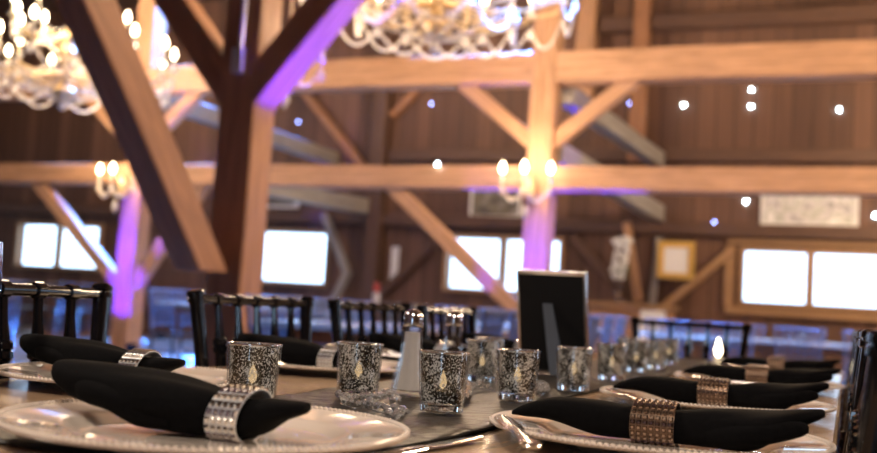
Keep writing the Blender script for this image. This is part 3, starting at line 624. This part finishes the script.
for (x, y), sd, wh in sets:
    TZ = T + (.0032 if y < .8 else 0)
    def use(key, proto_):
        if first[key]: first[key] = False; return proto_
        return tree(proto_)
    put(use('c', pc), (x, y, TZ), random.random(), 'pale glossy charger plate with beaded rim, %s' % wh)
    if sd == 'L':
        put(use('l', pnL), (x-(.02 if y > .8 else 0), y, TZ), radians(0 if y < .8 else random.uniform(-3, 3)), 'black rolled napkin flared to the left, %s' % wh); n_ = use('q', prL)
        put(n_, (x-(.02 if y > .8 else 0), y, TZ), 0, 'bright rhinestone napkin ring on the napkin %s' % wh)
    else:
        put(use('r', pnR), (x, y, TZ), 0, 'black rolled napkin flared to the right, %s' % wh)
        put(use('s', prR), (x, y, TZ), 0, 'dark grid rhinestone napkin ring on the napkin %s' % wh)
        k_ = use('k', pk); put(k_, (x-.145, y-.05, T+.0205), radians(-65), 'slim silver knife resting across the charger %s' % wh)
k_ = tree(pk); put(k_, (-.318, .925, T+.0035), radians(-97), 'silver knife on the bare table right of the nearest left charger')
# ------------------------------------------------------------------ votives, shakers, frame, goblet, crystals
def make_votive():
    r = tag(empty('votive_holder'), 'c', 'candle holder')
    MB().lathe([(0, 0), (.0235, 0), (.0245, .0015), (.0255, .010), (.0290, .072), (.0287, .0735), (.0272, .0735), (.0268, .072), (.0236, .0115), (.022, .0110), (0, .0108)], 48).build('glass_cup', MT['thin'], r)
    MB().lathe([(0, .0008), (.0222, .0008), (.0236, .002), (.0243, .0085), (.0225, .0104), (0, .0104)], 40).build('glass_base', MT['glass'], r)
    MB().lathe([(.0270, .0722), (.0287, .0722), (.0291, .0733), (.0289, .0744), (.0280, .0747), (.0270, .0742)], 48, closed=True).build('rim', MT['silver'], r)
    n = 48; pr = [(.0231+.0034*(i/14), .0125+(.0585)*i/14) for i in range(15)]
    MB().add([(a*cos(2*pi*k/n), a*sin(2*pi*k/n), z) for a, z in pr for k in range(n)], [(i*n+k, i*n+(k+1) % n, (i+1)*n+(k+1) % n, (i+1)*n+k) for i in range(14) for k in range(n)]).build('speckled_lining', MT['mercury'], r)
    r.scale = (1, 1, .91)
    return r
def make_tealight():
    r = tag(empty('tealight_candle'), 'c', 'candle')
    MB().lathe([(0, 0), (.0185, 0), (.0185, .013), (.0178, .013), (.0175, .010), (0, .010)], 24).build('cup', MT['steel'], r)
    MB().lathe([(.0172, .0102), (.0172, .0115), (.004, .0125), (0, .0125)], 24).build('wax', MT['wax'], r)
    MB().lathe([(0, .0135), (.0040, .018), (.0048, .022), (.003, .029), (0, .036)], 12).build('flame', MT['flame'], r); return r
pv = make_votive(); pt = make_tealight()
vot = [((-.580, .933), 'left, behind the nearest rhinestone ring'), ((-.557, 1.139), 'left of the salt shaker'), ((-.422, 1.081), 'in front of the pepper shaker, largest and sharpest'), ((-.549, 1.576), 'right of the pepper shaker, set further back'),
       ((-.403, 1.303), 'between the sharpest votive and the picture frame'), ((-.392, 1.562), 'in front of the picture frame'), ((-.405, 1.90), 'touching the right edge of the picture frame'), ((-.429, 2.267), 'first of the cluster right of the picture frame'), ((-.422, 2.472), 'middle of the cluster right of the picture frame'), ((-.445, 2.807), 'last of the cluster right of the picture frame'),
       ((-.600, 2.25), 'small and distant, left of the picture frame'), ((-.52, 2.62), 'peeping out behind the picture frame, right side'), ((-.600, 1.76), 'half hidden between the two shakers')]
LIFT = .0057
for i, ((x, y), wh) in enumerate(vot):
    a = pv if i == 0 else tree(pv); put(a, (x, y, T+LIFT), random.random()*6, 'silver speckled mercury glass votive %s' % wh, 'speckled votives on the table')
    b_ = pt if i == 0 else tree(pt); put(b_, (x, y, T+.0112+LIFT), random.random()*6, 'lit tealight inside the votive %s' % wh, 'tealights in the votives')
c = tag(empty('flame_candle', (-.37, 3.3, T)), 'bright flame candle at the far right corner of the table', 'candle')
MB().lathe([(0, 0), (.02, 0), (.02, .015), (0, .017)], 20).build('wax_body', MT['wax'], c); MB().lathe([(0, .018), (.010, .030), (.011, .040), (.006, .060), (0, .080)], 14).build('flame', MT['flamebig'], c)
def shaker(loc, label, fill, fmat, fh):
    r = tag(empty('shaker', loc, radians(20)), label, 'shaker'); r.scale = (.97, .97, .915); n = 40
    def R_(z): t = min(1, z/.092); return .0135+.0125*(1-t)**1.7
    def ringv(z, rr): return [(rr*(1+.045*cos(8*2*pi*k/n))*cos(2*pi*k/n), rr*(1+.045*cos(8*2*pi*k/n))*sin(2*pi*k/n), z) for k in range(n)]
    zs = [i*.092/12 for i in range(13)]; vs = []
    prof = [(z, R_(z)) for z in zs] + [(.094, .0150), (.097, .0150), (.098, .0125), (.098, .0105)] + [(z, R_(z)-.0032) for z in reversed(zs[1:])] 
    for z, rr in prof: vs += ringv(z, rr)
    m_ = len(prof); fs = [(i*n+k, i*n+(k+1) % n, (i+1)*n+(k+1) % n, (i+1)*n+k) for i in range(m_-1) for k in range(n)] + [tuple(range(n))[::-1], tuple(range((m_-1)*n, m_*n))]
    MB().add(vs, fs).build('glass_body', MT['thin'], r, smooth=30)
    pr = [(.0095, R_(.0095)-.0037)] + [(z, R_(z)-.0037) for z in zs[2:] if z < fh] + [(fh, R_(fh)-.0037)]; vs = []
    for z, rr in pr: vs += ringv(z, rr)
    m_ = len(pr); MB().add(vs, [(i*n+k, i*n+(k+1) % n, (i+1)*n+(k+1) % n, (i+1)*n+k) for i in range(m_-1) for k in range(n)] + [tuple(range(n))[::-1], tuple(range((m_-1)*n, m_*n))]).build(fill, fmat, r)
    cp = MB().lathe([(.0138, .0985), (.0143, .100), (.0143, .1035), (.0132, .1045), (.0132, .109), (.0138, .1095), (.0136, .113), (.011, .119), (.006, .1225), (0, .1235)], 24).build('cap', MT['silver'], r)
    hm = MB()
    for k in range(6): hm.lathe([(.0009, 0), (0, .0012)], 6, (.005*cos(k*pi/3), .005*sin(k*pi/3), .1218))
    hm.build('holes', MT['napkin'], cp)
    return r
shaker((-.526, 1.228, T+.0058), 'clear glass salt shaker with a chrome dome cap', 'salt', MT['salt'], .0905)
shaker((-.551, 1.443, T+.0058), 'clear glass pepper shaker behind the sharpest votive', 'pepper', MT['pepper'], .05)
# picture frame seen from behind, leaning on its easel leg
a = radians(-26); u = (_r0*cos(a)+_f0*sin(a)); nrm = Vector((u.y, -u.x, 0))       # nrm points to the camera
pf = tag(empty('picture_frame', (-.538, 1.985, T+.0066), math.atan2(u.y, u.x)), 'black picture frame seen from behind on the table', 'picture frame')
tilt = Matrix.Rotation(radians(13), 3, 'X')
W_, H_ = .142, .205
bk = MB().box(tilt @ Vector((0, -.006, H_/2)), (W_-.009, .006, H_-.013), tilt).build('backing_board', MT['boardback'], pf, smooth=0)
mb = MB()
for s in (-1, 1): mb.box(tilt @ Vector((s*(W_/2-.002), -.001, H_/2)), (.004, .016, H_), tilt)
for z in (.003, H_-.003): mb.box(tilt @ Vector((0, -.001, z)), (W_-.008, .016, .006), tilt)
mb.build('frame_edge', MT['silver'], pf, smooth=0)
MB().box(tilt @ Vector((0, .003, H_/2)), (W_-.009, .004, H_-.013), tilt).build('photo', MT['white'], pf, smooth=0)
h0 = tilt @ Vector((-.008, -.011, .142)); mb = MB()
vs = [h0+Vector((-.008, 0, 0)), h0+Vector((.012, 0, 0)), Vector((.062, -.110, .001)), Vector((.030, -.110, .001))]; vs += [p+Vector((0, -.003, 0)) for p in vs]
mb.add(vs, [(0, 1, 2, 3), (7, 6, 5, 4), (0, 4, 5, 1), (1, 5, 6, 2), (2, 6, 7, 3), (3, 7, 4, 0)]).build('easel_leg', MT['navy'], pf, smooth=0)
# goblet at the left edge
g = tag(empty('water_goblet', (-.885, .832, T)), 'clear stemmed water glass cut by the left picture edge', 'glass')
MB().lathe([(0, 0), (.036, 0), (.036, .002), (.012, .006), (.005, .012), (.0045, .055), (.010, .066), (.030, .085), (.036, .115), (.033, .165), (.0318, .165), (.0345, .115), (.0285, .087), (.008, .070), (0, .068)], 36).build('glass_bowl', MT['glass'], g)
def at(px, py, z):
    d_ = FW*FPX + CX*(px-438.5) - CY*(py-226.5); t = (z-CAM.z)/d_.z; return CAM+d_*t
def garland(name, pts, label, r=.0048, gap=.0095, jit=.003):
    P = [at(x, y, T+.0125) for x, y in pts]; mb = MB(); rr = random.Random(len(pts)); acc = 0
    for i in range(len(P)-1):
        L_ = (P[i+1]-P[i]).length; k = acc
        while k < L_:
            c_ = P[i].lerp(P[i+1], k/L_); q = r*rr.uniform(.75, 1.2)
            mb.ico(c_+Vector((rr.uniform(-jit, jit), rr.uniform(-jit, jit), q-r+rr.uniform(0, .004))), q); k += gap
        acc = k-L_
    mb.tube([p-Vector((0, 0, .004)) for p in P], .0012, 5)
    return tag(mb.build(name, MT['crystal'], smooth=0), label, 'garland')
garland('crystal_garland', [(339, 394), (348, 399), (363, 398), (378, 397), (389, 394), (398, 401), (390, 403)], 'crystal bead strand at the foot of the votive left of the salt shaker')
garland('crystal_garland', [(341, 400), (354, 405), (366, 404), (379, 408), (390, 410), (404, 410), (397, 417), (388, 413)], 'crystal bead strand between the nearest left charger and the sharpest votive')
garland('crystal_garland', [(466, 383), (468, 392), (464, 398), (470, 388), (478, 386), (492, 386)], 'crystal bead clump right of the sharpest votive')
garland('crystal_garland', [(534, 388), (542, 384), (546, 390), (538, 392), (543, 388)], 'crystal bead clump under the easel leg of the picture frame')

# ------------------------------------------------------------------ background tables
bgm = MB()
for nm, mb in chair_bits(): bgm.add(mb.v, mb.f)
bg = None
tum = MB().lathe([(0, 0), (.03, 0), (.036, .12), (.0345, .12), (.0285, .012), (0, .01)], 16)
tp = None
def bgset(x0, x1, y0, y1, txt, n=4, across=False, glasses=2):
    global bg, tp
    table(0, y0, y1, x0, x1, 'brown table of the %s' % txt)
    L_ = y1-y0; spots = []
    for k in range(n):
        y = y0+L_*(k+.5)/n; x = x0+(x1-x0)*(k+.5)/n
        spots += [(x, y0-.04, 0), (x, y1+.04, 180)] if across else [(x0-.04, y, -90), (x1+.04, y, 90)]
    for x, y, a_ in spots:
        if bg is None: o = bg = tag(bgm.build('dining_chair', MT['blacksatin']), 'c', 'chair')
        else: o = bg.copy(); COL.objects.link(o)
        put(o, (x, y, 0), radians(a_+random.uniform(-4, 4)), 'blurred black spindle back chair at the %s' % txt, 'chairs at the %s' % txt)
    for k in range(glasses*n):
        y = y0+L_*(k//glasses+.5)/n; x = (x0+x1)/2 + (-.28 if k % 2 else .28)
        if across: y, x = (y0+y1)/2 + (-.3, -.1, .1, .3)[k % 4], x0+(x1-x0)*(k//glasses+.5)/n + random.uniform(-.08, .08)
        for q, (ob, z) in enumerate((('g', T),)):
            if tp is None: o = tp = tag(tum.build('tumbler', MT['thin']), 'c', 'glass')
            else: o = tp.copy(); COL.objects.link(o)
            put(o, (x+random.uniform(-.04, .04), y+random.uniform(-.1, .1), T), 0, 'clear tumbler on the %s' % txt, 'tumblers on the %s' % txt)
bgset(-2.75, -1.85, 4.4, 6.0, 'table behind the second left chair', 3)
bgset(-3.0, -2.05, 7.6, 9.8, 'table below the middle window', 4)
bgset(-6.95, -6.05, 4.8, 6.2, 'table behind the nearest left chair', 3)
bgset(-6.35, -5.45, 8.3, 10.2, 'table beyond the thick near post', 4)
bgset(-1.75, .45, 9.3, 10.2, 'table under the right hand windows', 4, True, 4)
bgset(-11.6, -10.7, 9.0, 10.6, 'table under the far left windows', 3)
bgset(-7.2, -6.2, 12.4, 14.6, 'table in front of the middle window', 4)
bgset(-12.6, -11.6, 12.6, 14.6, 'farthest table at the left', 4)

# ------------------------------------------------------------------ daylight and view
w = bpy.data.worlds.new('world'); S.world = w; w.use_nodes = True
bgN = w.node_tree.nodes['Background']; bgN.inputs['Color'].default_value = (.5, .72, 1, 1); bgN.inputs['Strength'].default_value = 4.2
def portal(loc, rot, sx, sy):
    l = bpy.data.lights.new('daylight_portal', 'AREA'); l.shape = 'RECTANGLE'; l.size = sx; l.size_y = sy; l.cycles.is_portal = True
    o = bpy.data.objects.new('daylight_portal', l); COL.objects.link(o); o.location = loc; o.rotation_euler = rot
for a, b, z0, z1, n in WIN: portal(((a+b)/2, WY+.13, (z0+z1)/2), (radians(-90), 0, 0), b-a, z1-z0)
for a, b, z0, z1 in SIDE: portal((X1+.13, (a+b)/2, (z0+z1)/2), (radians(90), 0, radians(90)), b-a, z1-z0)
for a, b in ((6, 8), (11.8, 13.8)): portal((X0-.13, (a+b)/2, 1.65), (radians(90), 0, radians(-90)), 2, .9)
portal((.6, Y0-.13, 1.1), (radians(90), 0, 0), .6, 2.2)
S.cycles.use_denoising = True
S.cycles.sample_clamp_indirect = 6
S.view_settings.view_transform = 'Standard'; S.view_settings.look = 'None'; S.view_settings.gamma = 1; S.view_settings.use_curve_mapping = False
S.view_settings.exposure = .2
